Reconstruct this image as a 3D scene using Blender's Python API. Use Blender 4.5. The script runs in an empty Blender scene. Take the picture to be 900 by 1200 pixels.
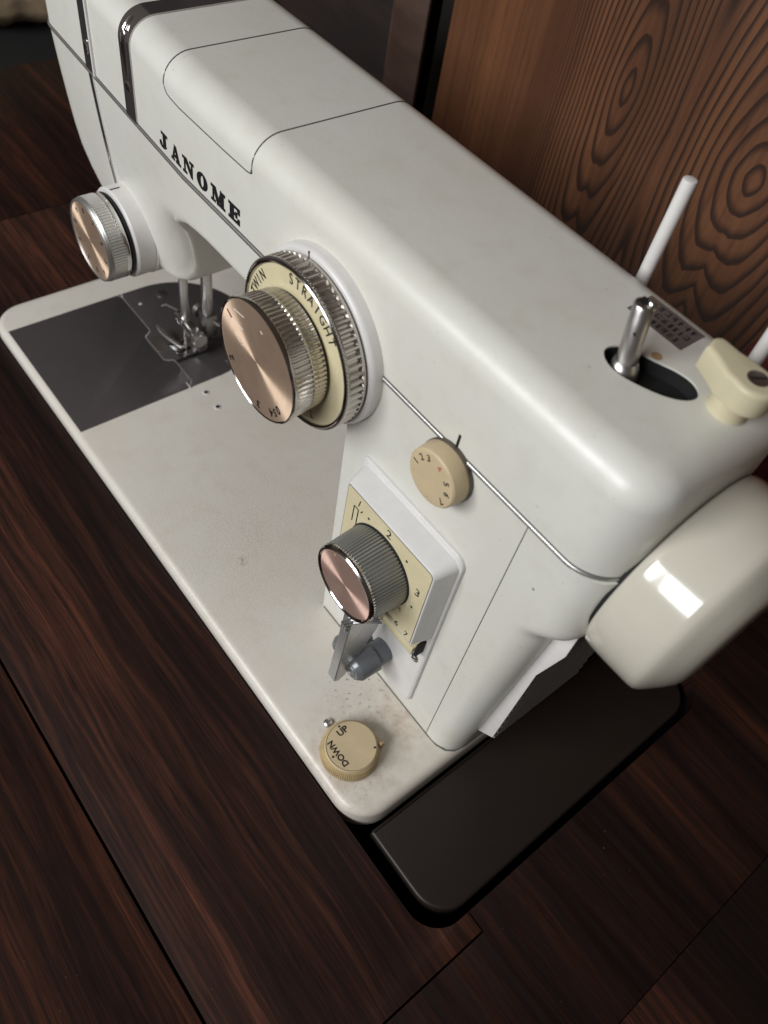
import bpy, bmesh, math, random
from mathutils import Vector, Matrix
random.seed(7)
S = 0.01                       # everything below is written in centimetres
sc = bpy.context.scene
col = sc.collection
R = math.radians

# ------------------------------------------------------------------ camera
cd = bpy.data.cameras.new("camera")
cam = bpy.data.objects.new("camera", cd); col.objects.link(cam); sc.camera = cam
RX = Vector((0.61444122, 0.77601232, 0.14236173))
RY = Vector((0.68277184, -0.43259751, -0.58879708))
RZ = Vector((-0.39532846, 0.45898178, -0.79564511))
CP = Vector((42.04257902, -8.81791387, 34.76493197))
m = Matrix.Identity(4)
for i in range(3):
    m[i][0] = RX[i]; m[i][1] = -RY[i]; m[i][2] = -RZ[i]; m[i][3] = CP[i]*S
cam.matrix_world = m
cd.sensor_fit = 'VERTICAL'; cd.sensor_height = 24; cd.sensor_width = 18
cd.lens = 941.4316/1200*24
cd.clip_start = 0.01; cd.clip_end = 50
cd.dof.use_dof = True; cd.dof.focus_distance = 0.31; cd.dof.aperture_fstop = 8.0

# ------------------------------------------------------------------ world + lamps
w = bpy.data.worlds.new("World"); sc.world = w; w.use_nodes = True
bg = w.node_tree.nodes["Background"]
bg.inputs[0].default_value = (1.0, 0.83, 0.70, 1); bg.inputs[1].default_value = 0.08
def area(name, loc, target, sx, sy, power, colr):
    l = bpy.data.lights.new(name, 'AREA'); l.shape = 'RECTANGLE'; l.size = sx*S; l.size_y = sy*S
    l.energy = power; l.color = colr
    o = bpy.data.objects.new(name, l); col.objects.link(o)
    o.location = Vector(loc)*S
    o.rotation_euler = (Vector(target)-Vector(loc)).to_track_quat('-Z', 'Y').to_euler()
    return o
for wx in (-19, 39):               # two panes of one window behind the camera
    area("window_light", (wx, -124, 94), (wx*.3+12, 6, 8), 52, 50, 12.8, (0.97, 0.985, 1.0))
sc.view_settings.view_transform = 'Standard'; sc.view_settings.look = 'None'
sc.view_settings.exposure = 0.0; sc.view_settings.gamma = 1.0

# ------------------------------------------------------------------ materials
class NT:
    def __init__(s, name):
        s.m = bpy.data.materials.new(name); s.m.use_nodes = True
        s.t = s.m.node_tree; s.b = s.t.nodes["Principled BSDF"]
    def n(s, typ, ins=None, **kw):
        x = s.t.nodes.new(typ)
        for k, v in kw.items(): setattr(x, k, v)
        for k, v in (ins or {}).items(): s.set(x, k, v)
        return x
    def set(s, x, k, v):
        if isinstance(v, bpy.types.NodeSocket): s.t.links.new(v, x.inputs[k])
        else: x.inputs[k].default_value = v
    def math(s, op, a, b=None, c=None, clamp=False):
        x = s.n('ShaderNodeMath', operation=op); x.use_clamp = clamp
        s.set(x, 0, a)
        if b is not None: s.set(x, 1, b)
        if c is not None: s.set(x, 2, c)
        return x.outputs[0]
    def pos(s):
        return s.n('ShaderNodeNewGeometry').outputs['Position']
    def obj(s):
        return s.n('ShaderNodeTexCoord').outputs['Object']
    def map(s, v, scale=(1, 1, 1), loc=(0, 0, 0)):
        return s.n('ShaderNodeMapping', {'Vector': v, 'Scale': scale, 'Location': loc}).outputs[0]
    def noise(s, v, scale, detail=3, rough=.55, dist=0):
        return s.n('ShaderNodeTexNoise', {'Vector': v, 'Scale': scale, 'Detail': detail, 'Roughness': rough, 'Distortion': dist}).outputs[0]
    def ramp(s, f, stops):
        r = s.n('ShaderNodeValToRGB', {'Fac': f}); e = r.color_ramp.elements
        while len(e) < len(stops): e.new(.5)
        for q, (p, c) in zip(e, stops):
            q.position = p; q.color = (c, c, c, 1) if not isinstance(c, tuple) else (*c, 1)
        return r.outputs[0]
    def mix(s, f, a, b, typ='MIX'):
        x = s.n('ShaderNodeMix', data_type='RGBA', blend_type=typ)
        s.set(x, 'Factor', f)
        for k, v in ((6, a), (7, b)):
            if isinstance(v, tuple): v = (*v[:3], 1)
            s.set(x, k, v)
        return x.outputs[2]
    def bump(s, h, strength, dist):
        b = s.n('ShaderNodeBump', {'Height': h, 'Strength': strength, 'Distance': dist})
        s.t.links.new(b.outputs[0], s.b.inputs['Normal'])
    def out(s, **kw):
        for k, v in kw.items():
            k = {'color': 'Base Color', 'rough': 'Roughness', 'metal': 'Metallic', 'coat': 'Coat Weight', 'spec': 'Specular IOR Level'}.get(k, k)
            if isinstance(v, tuple) and len(v) == 3 and k == 'Base Color': v = (*v, 1)
            s.set(s.b, k, v)
        return s.m

def enamel(name, c, rough=.4, dirt=.13, bump=.16, stains=False):
    t = NT(name); p = t.pos()
    big = t.noise(p, 14, 4, .6)
    mott = t.noise(p, 90, 4, .6)
    colr = t.mix(t.math('MULTIPLY', t.ramp(big, [(.42, 0), (.68, 1)]), dirt*2.2), c, (c[0]*.86, c[1]*.8, c[2]*.7))
    colr = t.mix(t.math('MULTIPLY', t.ramp(mott, [(.5, 0), (.75, 1)]), dirt*1.6), colr, (c[0]*.7, c[1]*.64, c[2]*.55))
    specks = t.noise(p, 420, 2, .5)
    colr = t.mix(t.math('MULTIPLY', t.ramp(specks, [(.73, 0), (.77, 1)]), .22), colr, (.16, .12, .09))
    h = t.noise(p, 900, 2, .5)
    rg = t.math('ADD', t.math('MULTIPLY', mott, .3), rough-.15)
    if stains:
        sp = t.n('ShaderNodeSeparateXYZ', {0: p})
        X, Y = sp.outputs[0], sp.outputs[1]
        def blob(x, y, r):
            dx = t.math('SUBTRACT', X, x*S); dy = t.math('SUBTRACT', Y, y*S)
            d = t.math('SQRT', t.math('ADD', t.math('MULTIPLY', dx, dx), t.math('MULTIPLY', dy, dy)))
            d = t.math('DIVIDE', d, r*S)
            return t.math('SUBTRACT', 1, d, clamp=True)
        grain = t.noise(p, 1300, 3, .7)
        speck2 = t.noise(p, 520, 3, .6)
        # grey worn speckle in the middle of the bed
        worn = t.math('MULTIPLY', blob(22, 4.5, 10), t.ramp(grain, [(.46, 0), (.62, 1)]))
        colr = t.mix(t.math('MULTIPLY', worn, .42, clamp=True), colr, (.23, .2, .17))
        # tan grime round the drop feed dial and the pillar foot
        g = t.math('MAXIMUM', blob(34.6, 1.9, 3.4), blob(34.6, 4.4, 2.6))
        g = t.math('MULTIPLY', g, t.ramp(t.noise(p, 130, 4, .65), [(.36, 0), (.66, 1)]))
        colr = t.mix(t.math('MULTIPLY', g, .75, clamp=True), colr, (.40, .27, .18))
        dk = t.math('MAXIMUM', blob(32.2, 4.2, 2.4), blob(34.6, 1.3, 2.2))
        dk = t.math('MULTIPLY', dk, t.ramp(speck2, [(.6, 0), (.68, 1)]))
        colr = t.mix(t.math('MULTIPLY', dk, 1.1, clamp=True), colr, (.1, .07, .05))
        one = t.math('MULTIPLY', blob(23.3, 3.2, .38), t.ramp(t.noise(p, 700, 3, .7), [(.5, 0), (.6, 1)]))
        colr = t.mix(t.math('MULTIPLY', one, .9, clamp=True), colr, (.12, .1, .08))
        h = grain
    t.bump(h, bump, .0002)
    return t.out(color=colr, rough=rg, coat=.22, **{'Coat Roughness': .3})

def plain(name, c, rough=.5, metal=0, var=.12, scale=120, spec=.5, bump=0, **kw):
    t = NT(name); p = t.obj()
    n = t.noise(p, scale, 4, .6)
    colr = t.mix(t.ramp(n, [(.35, 0), (.7, 1)]), c, tuple(x*(1-var) for x in c))
    r = t.math('ADD', t.math('MULTIPLY', n, .2), rough-.1)
    if bump: t.bump(t.noise(p, scale*6, 2, .5), bump, .0002)
    return t.out(color=colr, rough=r, metal=metal, spec=spec, **kw)

def chrome(name, c=(.72, .71, .7), rough=.14):
    t = NT(name); p = t.obj()
    n = t.noise(p, 300, 4, .6)
    sm = t.noise(p, 60, 3, .6)
    colr = t.mix(t.ramp(sm, [(.45, 0), (.75, 1)]), c, (c[0]*.75, c[1]*.72, c[2]*.68))
    return t.out(color=colr, rough=t.math('ADD', t.math('MULTIPLY', n, .16), rough-.06), metal=1)

def spun(name, c, rough=.3):
    t = NT(name); p = t.obj()
    tg = t.n('ShaderNodeTangent', direction_type='RADIAL', axis='Z').outputs[0]
    sp = t.n('ShaderNodeSeparateXYZ', {0: p})
    rr = t.math('SQRT', t.math('ADD', t.math('MULTIPLY', sp.outputs[0], sp.outputs[0]), t.math('MULTIPLY', sp.outputs[1], sp.outputs[1])))
    rings = t.n('ShaderNodeTexNoise', {'W': t.math('MULTIPLY', rr, 9000), 'Scale': 1.0, 'Detail': 2}, noise_dimensions='1D').outputs[0]
    sm = t.noise(p, 130, 4, .6)
    scr = t.noise(t.map(p, (400, 60, 100)), 3, 2, .5)
    colr = t.mix(t.math('MULTIPLY', rings, .3), c, tuple(x*.7 for x in c))
    colr = t.mix(t.math('MULTIPLY', t.ramp(sm, [(.5, 0), (.75, 1)]), .3), colr, tuple(x*.6 for x in c))
    r = t.math('ADD', rough, t.math('MULTIPLY', scr, .08))
    return t.out(color=colr, rough=r, metal=.82, Anisotropic=.93, Tangent=tg)

def rosewood(name, seed, red=1.0, dark=1.0, gain=1.0):
    t = NT(name); p = t.map(t.pos(), (1, 1, 1), (seed*.37, seed*.113, 0))
    wob = t.noise(t.map(p, (4, 14, 7)), 1, 3, .6)
    sp = t.n('ShaderNodeSeparateXYZ', {0: p})
    y2 = t.math('ADD', sp.outputs[1], t.math('MULTIPLY', t.math('SUBTRACT', wob, .5), .016))
    q = t.n('ShaderNodeCombineXYZ', {0: sp.outputs[0], 1: y2, 2: sp.outputs[2]}).outputs[0]
    A = t.noise(t.map(q, (3.0, 62, 1)), 1, 8, .72)
    B = t.noise(t.map(q, (1.2, 17, 1)), 1, 4, .55)
    Cc = t.noise(t.map(q, (9, 420, 1)), 1, 3, .6)
    D = t.noise(t.map(q, (40, 1500, 1)), 1, 2, .6)
    base = t.ramp(t.math('ADD', t.math('MULTIPLY', A, .55), t.math('MULTIPLY', B, .45)),
                  [(.39, (.0085, .0058, .0052)), (.47, (.021*gain*dark, .0088*gain*dark, .0065*gain)),
                   (.54, (.052*gain*red, .0185*gain, .0118*gain)), (.63, (.115*gain*red, .036*gain, .0195*gain))])
    base = t.mix(t.math('MULTIPLY', t.ramp(Cc, [(.42, 0), (.6, 1)]), .72), base, (.012, .008, .007))
    base = t.mix(t.math('MULTIPLY', t.ramp(D, [(.54, 0), (.66, 1)]), .6), base, (.006, .004, .004))
    dust = t.noise(t.pos(), 900, 1, .4)
    base = t.mix(t.math('MULTIPLY', t.ramp(dust, [(.835, 0), (.85, 1)]), .25), base, (.4, .35, .3))
    t.bump(t.math('ADD', t.math('MULTIPLY', Cc, .6), D), .12, .0002)
    return t.out(color=base, rough=t.math('ADD', .33, t.math('MULTIPLY', Cc, .2)), spec=.16)

def swirl_panel(name):
    t = NT(name); p = t.pos()
    sp = t.n('ShaderNodeSeparateXYZ', {0: p})
    nz = t.noise(t.map(p, (9, 1, 5)), 1, 3, .5)
    X = t.math('ADD', t.math('MULTIPLY', sp.outputs[0], 100), t.math('MULTIPLY', t.math('SUBTRACT', nz, .5), 1.5))
    Z = t.math('MULTIPLY', sp.outputs[2], 100)
    F = None
    for kx, kz, a, b in ((20.7, 18.1, .9, 2.7), (28.4, 17.7, 1.3, 2.0), (37.5, 26.0, 1.1, 2.5)):
        dx = t.math('DIVIDE', t.math('ABSOLUTE', t.math('SUBTRACT', X, kx)), a)
        bb = t.math('MULTIPLY', b, t.math('ADD', 1, t.math('ADD', t.math('MULTIPLY', .55, t.math('POWER', dx, 1.2)), t.math('MULTIPLY', .05, t.math('ABSOLUTE', t.math('SUBTRACT', Z, kz))))))
        dz = t.math('DIVIDE', t.math('ABSOLUTE', t.math('SUBTRACT', Z, kz)), bb)
        d = t.math('POWER', t.math('ADD', t.math('POWER', dx, 1.55), t.math('POWER', dz, 1.55)), 1/1.55)
        F = d if F is None else t.math('SMOOTH_MIN', F, d, 1.6)
    jit = t.noise(t.map(p, (130, 1, 14)), 1, 2, .5)
    ph = t.math('ADD', t.math('ADD', t.math('MULTIPLY', F, 2.15), t.math('MULTIPLY', t.math('MULTIPLY', F, F), .2)), t.math('MULTIPLY', jit, .42))
    fr = t.math('FRACT', ph)
    # early to late wood: pale band that ends in a sharp dark line
    line = t.ramp(fr, [(0, 1), (.06, 0), (.52, .0), (.74, .6), (.86, 1), (1, 1)])
    left = t.ramp(t.math('ADD', t.math('MULTIPLY', X, .05), t.math('MULTIPLY', nz, .12)), [(.78, 0), (.92, 1)])
    faint = t.noise(t.map(p, (55, 1, 1.5)), 1, 4, .6)
    fine = t.noise(t.map(p, (420, 1, 6)), 1, 3, .6)
    pores = t.noise(t.map(p, (900, 1, 60)), 1, 2, .5)
    base = t.mix(t.ramp(faint, [(.36, 0), (.6, 1)]), (.155, .064, .028), (.088, .035, .016))
    base = t.mix(t.math('MULTIPLY', t.ramp(fine, [(.42, 0), (.65, 1)]), .45), base, (.07, .026, .013))
    base = t.mix(t.math('MULTIPLY', t.math('MULTIPLY', line, left), .93), base, (.024, .0105, .0068))
    base = t.mix(t.math('MULTIPLY', t.ramp(pores, [(.6, 0), (.72, 1)]), .35), base, (.02, .009, .006))
    t.bump(t.math('ADD', t.math('MULTIPLY', line, -.6), fine), .15, .0003)
    return t.out(color=base, rough=.48, spec=.35)

def vertical_wood(name, c1, c2):
    t = NT(name); p = t.pos()
    A = t.noise(t.map(p, (14, 14, 60)), 1, 4, .6)
    B = t.noise(t.map(p, (40, 40, 300)), 1, 3, .6)
    b = t.mix(t.ramp(A, [(.38, 0), (.62, 1)]), c1, c2)
    b = t.mix(t.math('MULTIPLY', t.ramp(B, [(.5, 0), (.7, 1)]), .4), b, tuple(x*.5 for x in c1))
    return t.out(color=b, rough=.5)

M = {}
M['cream'] = enamel('cream_enamel', (.69, .685, .63))
M['bed'] = enamel('bed_enamel', (.70, .665, .60), .36, .14, .5, True)
M['ivory'] = plain('handwheel_plastic', (.58, .55, .465), .15, 0, .06, 40, .5, 0, **{'Coat Weight': .5, 'Coat Roughness': .06, 'Subsurface Weight': .1, 'Subsurface Radius': (.01, .008, .005)})
M['beige'] = plain('beige_plastic', (.60, .48, .30), .45, 0, .12, 90)
M['beige_grime'] = plain('yellowed_beige_plastic', (.60, .46, .25), .45, 0, .25, 160)
M['pale'] = plain('pale_yellow_plastic', (.60, .54, .37), .4, 0, .1, 60)
M['white'] = plain('white_plastic', (.72, .70, .68), .38, 0, .08, 90)
M['plate_cream'] = plain('cream_dial_plate', (.70, .62, .40), .28, 0, .12, 70)
M['panel_silver'] = plain('pale_panel_plastic', (.67, .66, .64), .36, 0, .08, 110)
M['chrome'] = chrome('chrome')
M['trim'] = plain('trim_metal', (.50, .49, .47), .36, .85, .1, 60)
M['darkchrome'] = chrome('dark_chrome', (.42, .40, .39), .1)
M['mirror'] = plain('mirror_chrome_strip', (.52, .49, .48), .13, .93, .1, 60)
M['ridged'] = plain('ridged_silver', (.54, .51, .475), .24, .9, .1, 60)
M['ridged_light'] = plain('ridged_pale_silver', (.70, .69, .66), .32, .6, .08, 60)
M['ridged_grey'] = plain('ridged_grey_acrylic', (.30, .30, .285), .3, .45, .08, 60)
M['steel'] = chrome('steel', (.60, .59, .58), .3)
M['dullsteel'] = chrome('dull_steel', (.34, .33, .33), .36)
M['plate_steel'] = plain('bed_plate_steel', (.19, .172, .178), .34, .75, .12, 40)
M['copper'] = spun('spun_copper', (1.0, .75, .55), .36)
M['copper_pink'] = spun('spun_pink_copper', (.97, .67, .56), .36)
M['black'] = plain('black_paint', (.012, .012, .013), .5, 0, .2)
M['gap'] = plain('deep_gap', (.004, .004, .004), .8, 0, .1)
M['ink'] = plain('black_ink', (.012, .012, .014), .45, 0, .1)
M['ink_soft'] = plain('faded_ink', (.10, .08, .06), .5, 0, .2)
M['ink_red'] = plain('faded_red_ink', (.55, .20, .12), .5, 0, .2)
M['ink_brown'] = plain('faded_tan_ink', (.50, .37, .20), .5, 0, .2)
M['greyplastic'] = plain('grey_plastic', (.125, .14, .155), .34, 0, .15, 80)
M['greycap'] = plain('grey_cap_plastic', (.15, .16, .17), .26, .1, .12, 80)
M['greymetal'] = plain('grey_lever_metal', (.50, .50, .495), .28, .75, .1, 80)
M['slat'] = plain('vent_slat_paint', (.22, .21, .20), .4, .4)
M['leaf'] = plain('dark_brown_leaf', (.0180, .0125, .0100), .44, 0, .15, 60, .35, .25)
M['seam'] = plain('seam_shadow', (.10, .095, .085), .7, 0, .1)
M['rust'] = plain('rust', (.45, .30, .16), .7, 0, .3)
M['plaque'] = plain('dark_foil_plaque', (.17, .145, .135), .45, .3, .2)
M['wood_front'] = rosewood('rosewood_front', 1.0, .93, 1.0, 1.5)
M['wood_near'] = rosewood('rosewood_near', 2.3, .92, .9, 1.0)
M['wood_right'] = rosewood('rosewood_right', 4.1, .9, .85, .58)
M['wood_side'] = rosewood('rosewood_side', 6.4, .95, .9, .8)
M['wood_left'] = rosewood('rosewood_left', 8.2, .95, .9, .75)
M['swirl'] = swirl_panel('swirl_grain_panel')
M['wood_strip'] = vertical_wood('greyed_wood_strip', (.085, .048, .035), (.05, .027, .02))
M['wood_dark'] = vertical_wood('dark_wood', (.022, .013, .011), (.011, .008, .007))
M['floor'] = plain('dark_floor', (.012, .010, .009), .7, 0, .3, 20)
M['wallm'] = plain('dim_wall', (.035, .03, .027), .8, 0, .2, 8)
M['blanket'] = plain('beige_blanket', (.42, .31, .20), .9, 0, .35, 90, .2, .6)
M['redcloth'] = plain('dark_red_card', (.12, .012, .014), .6, 0, .2)

# ------------------------------------------------------------------ helpers
ORG = {}
def obj(name, bm, mat, parent=None, smooth=32, frame=None):
    """link bm (cm, world coordinates, or the parent's frame) as one mesh object"""
    bmesh.ops.recalc_face_normals(bm, faces=bm.faces) if getattr(bm, 'fixn', True) else None
    me = bpy.data.meshes.new(name)
    if parent is not None: base = ORG[parent.name] if parent.name in ORG else Vector()
    else: base = Vector()
    xs = [v.co for v in bm.verts]
    c = Vector([(min(v[i] for v in xs)+max(v[i] for v in xs))/2 for i in range(3)])
    for v in bm.verts: v.co = (v.co-c)*S
    bm.to_mesh(me); bm.free()
    me.materials.append(M[mat])
    if smooth:
        me.shade_smooth(); me.set_sharp_from_angle(angle=R(smooth))
    o = bpy.data.objects.new(name, me); col.objects.link(o)
    o.location = (c-base)*S
    if parent is not None: o.parent = parent
    ORG[o.name] = c
    return o
def thing(name, label, cat, loc=(0, 0, 0), group=None):
    o = bpy.data.objects.new(name, None); col.objects.link(o)
    o.empty_display_size = .01
    o.location = Vector(loc)*S; o['label'] = label; o['category'] = cat
    if group: o['group'] = group
    ORG[o.name] = Vector(loc); return o
def tag(o, label, cat, group=None):
    o['label'] = label; o['category'] = cat
    if group: o['group'] = group
    return o
def B(): return bmesh.new()
def loops(bm, ls, cap0=True, cap1=True, close=True):
    vs = [[bm.verts.new(p) for p in l] for l in ls]
    n = len(ls[0])
    for a, b in zip(vs, vs[1:]):
        for i in range(n if close else n-1):
            j = (i+1) % n
            try: bm.faces.new((a[i], a[j], b[j], b[i]))
            except ValueError: pass
    if cap0: bm.faces.new(vs[0][::-1])
    if cap1: bm.faces.new(vs[-1])
    return vs
def lathe(bm, prof, n=64, c=(0, 0, 0), rmod=None):
    """prof: (r, z); about local z"""
    ls = []
    for k, (r, z) in enumerate(prof):
        l = []
        for i in range(n):
            a = 2*math.pi*i/n
            rr = r*(rmod(i, k) if rmod else 1)
            l.append((c[0]+rr*math.cos(a), c[1]+rr*math.sin(a), c[2]+z))
        ls.append(l)
    loops(bm, ls)
    return bm
def box(bm, x0, x1, y0, y1, z0, z1, bev=0, seg=2):
    r = bmesh.ops.create_cube(bm, size=1)
    for v in r['verts']:
        v.co = Vector(((x0+x1)/2+v.co.x*(x1-x0), (y0+y1)/2+v.co.y*(y1-y0), (z0+z1)/2+v.co.z*(z1-z0)))
    if bev:
        es = list({e for v in r['verts'] for e in v.link_edges})
        bmesh.ops.bevel(bm, geom=es, offset=bev, segments=seg, affect='EDGES', profile=.5)
    return bm
def tube(bm, pts, r, n=8, sx=1.0, cap=True):
    pts = [Vector(p) for p in pts]; ls = []
    for i, p in enumerate(pts):
        t = (pts[min(i+1, len(pts)-1)]-pts[max(i-1, 0)]).normalized()
        up = Vector((0, 0, 1)) if abs(t.z) < .9 else Vector((0, 1, 0))
        s = t.cross(up).normalized(); u = s.cross(t)
        rr = r[i] if isinstance(r, (list, tuple)) else r
        ls.append([p+s*(math.cos(2*math.pi*k/n)*rr*sx)+u*(math.sin(2*math.pi*k/n)*rr) for k in range(n)])
    loops(bm, ls, cap, cap); return bm
def cyl(bm, a, b, r, n=24, bev=0):
    a = Vector(a); b = Vector(b); t = (b-a).normalized(); L = (b-a).length
    up = Vector((0, 0, 1)) if abs(t.z) < .9 else Vector((0, 1, 0))
    s = t.cross(up).normalized(); u = s.cross(t)
    pr = [(r, 0), (r, L)] if not bev else [(r-bev, 0), (r-bev*.3, bev*.3), (r, bev), (r, L-bev), (r-bev*.3, L-bev*.3), (r-bev, L)]
    loops(bm, [[a+t*z+s*(math.cos(2*math.pi*k/n)*q)+u*(math.sin(2*math.pi*k/n)*q) for k in range(n)] for q, z in pr])
    return bm
def rrect(x0, x1, y0, y1, rs, n=10):
    """rounded rectangle, ccw; rs = radii at (x0y0, x1y0, x1y1, x0y1)"""
    out = []
    for (cx, cy, a0), r in zip(((x0, y0, 180), (x1, y0, 270), (x1, y1, 0), (x0, y1, 90)), rs):
        px = cx+(r if cx == x0 else -r); py = cy+(r if cy == y0 else -r)
        for k in range(n+1):
            a = R(a0+90*k/n); out.append((px+r*math.cos(a), py+r*math.sin(a)))
    return out
def inset2(poly, d):
    """move a ccw polygon inwards by d (number or one per vertex)"""
    n = len(poly); out = []
    for i in range(n):
        p = Vector(poly[i]); a = None
        k = 1
        while (p-Vector(poly[(i-k) % n])).length < 1e-6: k += 1
        e0 = (p-Vector(poly[(i-k) % n])).normalized()
        k = 1
        while (Vector(poly[(i+k) % n])-p).length < 1e-6: k += 1
        e1 = (Vector(poly[(i+k) % n])-p).normalized()
        nn = Vector((-e0.y-e1.y, e0.x+e1.x))
        nn = nn.normalized() if nn.length > 1e-6 else Vector((-e0.y, e0.x))
        cs = max(.35, nn.dot(Vector((-e0.y, e0.x))))
        dd = d[i] if isinstance(d, list) else d
        out.append((p.x+nn.x*dd/cs, p.y+nn.y*dd/cs))
    return out
def prism(bm, poly, z0, z1, bt=0, bb=0, seg=3):
    """ccw polygon extruded in z, rounded top (bt) and bottom (bb) rims"""
    ls = []
    if bb:
        for k in range(seg): a = R(90*k/seg); ls.append([(x, y, z0+bb*(1-math.sin(a))) for x, y in inset2(poly, bb*(1-math.cos(R(90-90*k/seg))) if False else bb*(1-math.sin(a)))][:] if False else [(x, y, z0+bb*(1-math.cos(a))) for x, y in inset2(poly, bb*(1-math.sin(a)))])
    ls.append([(x, y, z0+bb) for x, y in poly])
    ls.append([(x, y, z1-bt) for x, y in poly])
    if bt:
        for k in range(1, seg+1):
            a = R(90*k/seg); ls.append([(x, y, z1-bt*(1-math.sin(a))) for x, y in inset2(poly, bt*(1-math.cos(a)))])
    return loops(bm, ls)
def rot_xz(bm, fn=None):
    """local (x, y, z) -> world (x, -z, y): a plan polygon becomes one facing the front"""
    for v in bm.verts: v.co = Vector((v.co.x, -v.co.z, v.co.y))
    return bm
def frontprism(bm, poly, yback, yfront, bt=0, seg=3):
    """polygon in (x, z), its face towards -y at yfront"""
    prism(bm, poly, -yback, -yfront, bt, 0, seg); return rot_xz(bm)
def arc(cx, cy, r, a0, a1, n=10):
    return [(cx+r*math.cos(R(a0+(a1-a0)*k/n)), cy+r*math.sin(R(a0+(a1-a0)*k/n))) for k in range(n+1)]
def textbm(s, size, extr=.004, bold=0.0):
    cu = bpy.data.curves.new('text', 'FONT'); cu.body = s; cu.size = size; cu.align_x = 'CENTER'; cu.align_y = 'CENTER'
    cu.resolution_u = 4; cu.extrude = extr; cu.offset = bold
    o = bpy.data.objects.new('text', cu); col.objects.link(o)
    dg = bpy.context.evaluated_depsgraph_get(); dg.update()
    me = bpy.data.meshes.new_from_object(o.evaluated_get(dg))
    bm = B(); bm.from_mesh(me)
    bpy.data.objects.remove(o); bpy.data.curves.remove(cu); bpy.data.meshes.remove(me)
    return bm
def place(bm, loc, rot=0, sx=1, sy=1):
    """in local dial frame: rotate about z, then move"""
    mt = Matrix.Translation(Vector(loc)) @ Matrix.Rotation(R(rot), 4, 'Z') @ Matrix.Diagonal((sx, sy, 1, 1))
    bmesh.ops.transform(bm, matrix=mt, verts=bm.verts); return bm
def merge(*bms):
    o = B()
    for b in bms:
        me = bpy.data.meshes.new('t'); b.to_mesh(me); b.free(); o.from_mesh(me); bpy.data.meshes.remove(me)
    return o
FACE = Matrix.Rotation(R(90), 4, 'X')     # local z -> world -y
def dialpart(name, loc, parent, bm, mat):
    """a part with its own frame: local z points to the front; bm in that frame"""
    me = bpy.data.meshes.new(name)
    bmesh.ops.recalc_face_normals(bm, faces=bm.faces)
    bmesh.ops.scale(bm, vec=(S, S, S), verts=bm.verts)
    bm.to_mesh(me); bm.free(); me.materials.append(M[mat])
    me.shade_smooth(); me.set_sharp_from_angle(angle=R(32))
    o = bpy.data.objects.new(name, me); col.objects.link(o)
    o.parent = parent
    o.matrix_basis = Matrix.Translation((Vector(loc)-ORG[parent.name])*S) @ FACE
    ORG[o.name] = Vector((0, 0, 0)); return o
def up_part(name, loc, parent, bm, mat):
    o = dialpart(name, loc, parent, bm, mat)
    o.matrix_basis = Matrix.Translation((Vector(loc)-ORG[parent.name])*S); return o
def knurl(bm, r, z0, z1, teeth, depth, rim=.06, duty=.55):
    """a ribbed ring with plain bevelled ends"""
    n = teeth*4
    def f(i, k):
        if k in (0, 1, 4, 5): return 1
        return 1 if (i % 4) in (0, 1) else 1-depth/r
    lathe(bm, [(r-.05, z0), (r, z0+.03), (r, z0+rim), (r, z1-rim), (r, z1-.03), (r-.05, z1)], n, rmod=f)
    return bm
def knurl2(bm, prof, teeth, depth, plain_idx=()):
    n = teeth*4
    lathe(bm, prof, n, rmod=lambda i, k: 1 if (k in plain_idx or (i % 4) in (0, 1)) else 1-depth/prof[k][0])
    return bm
def ringbm(r0, r1, z0, z1, n=72):
    bm = B()
    ls = [[(r*math.cos(2*math.pi*i/n), r*math.sin(2*math.pi*i/n), z) for i in range(n)] for r, z in ((r1, z0), (r1, z1-.02), (r1-.02, z1), (r0+.02, z1), (r0, z1-.02), (r0, z0))]
    loops(bm, ls, False, False)
    loops(bm, [ls[-1], ls[0]], False, False)
    bmesh.ops.remove_doubles(bm, verts=bm.verts, dist=1e-5)
    return bm

# ================================================================== SETTING
def struct(name, bm, mat):
    o = obj(name, bm, mat, None, 0); o['kind'] = 'structure'; return o
struct('floor', box(B(), -260, 260, -260, 260, -74, -72), 'floor')
struct('wall', box(B(), -260, 260, 95, 100, -71.9, 170), 'wallm')

# ================================================================== SEWING TABLE
tb = thing('sewing_table', 'dark red brown wooden sewing table with streaky grain holding the machine in its cutout', 'table', (20, 6, -72))
ZT = -.62; TH = 2.0
def board(name, poly, mat):
    bm = B(); prism(bm, poly, ZT-TH, ZT, .018, 0, 2); return obj(name, bm, mat, tb)
fb = [(-8.9, -8.46), (43.2, -8.46), (43.2, 1.88), (42.34, 1.88), (42.34, 1.4)] + arc(40.84, 1.4, 1.5, 0, -90)[1:] + \
     [(37.2, -.1), (1.9, -.1)] + arc(1.8, 1.8, 1.9, 270, 180)[1:] + [(-.1, 40), (-8.9, 40)]
board('front_board', fb, 'wood_front')
board('near_board', [(-8.9, -34), (43.2, -34), (43.2, -8.58), (-8.9, -8.58)], 'wood_near')
board('left_board', [(-28, -34), (-8.98, -34), (-8.98, 40), (-28, 40)], 'wood_left')
rb = [(43.28, -34), (48.9, -34), (48.9, 40), (-.04, 40), (-.04, 18.3), (40.84, 18.3)] + arc(40.84, 16.8, 1.5, 90, 0)[1:] + [(42.34, 1.94), (43.28, 1.94)]
board('back_board', rb, 'wood_right')
board('right_board', [(48.94, -34), (82, -34), (82, 40), (48.94, 40)], 'wood_side')
obj('well', box(B(), -1, 44, -1.2, 20, -12, -11.5), 'gap', tb)
bm = B()
for a in ((-1.2, -1, -1.4, 20), (43.5, 43.8, -1.4, 20)): box(bm, a[0], a[1], a[2], a[3], -11.5, -2.7)
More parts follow.
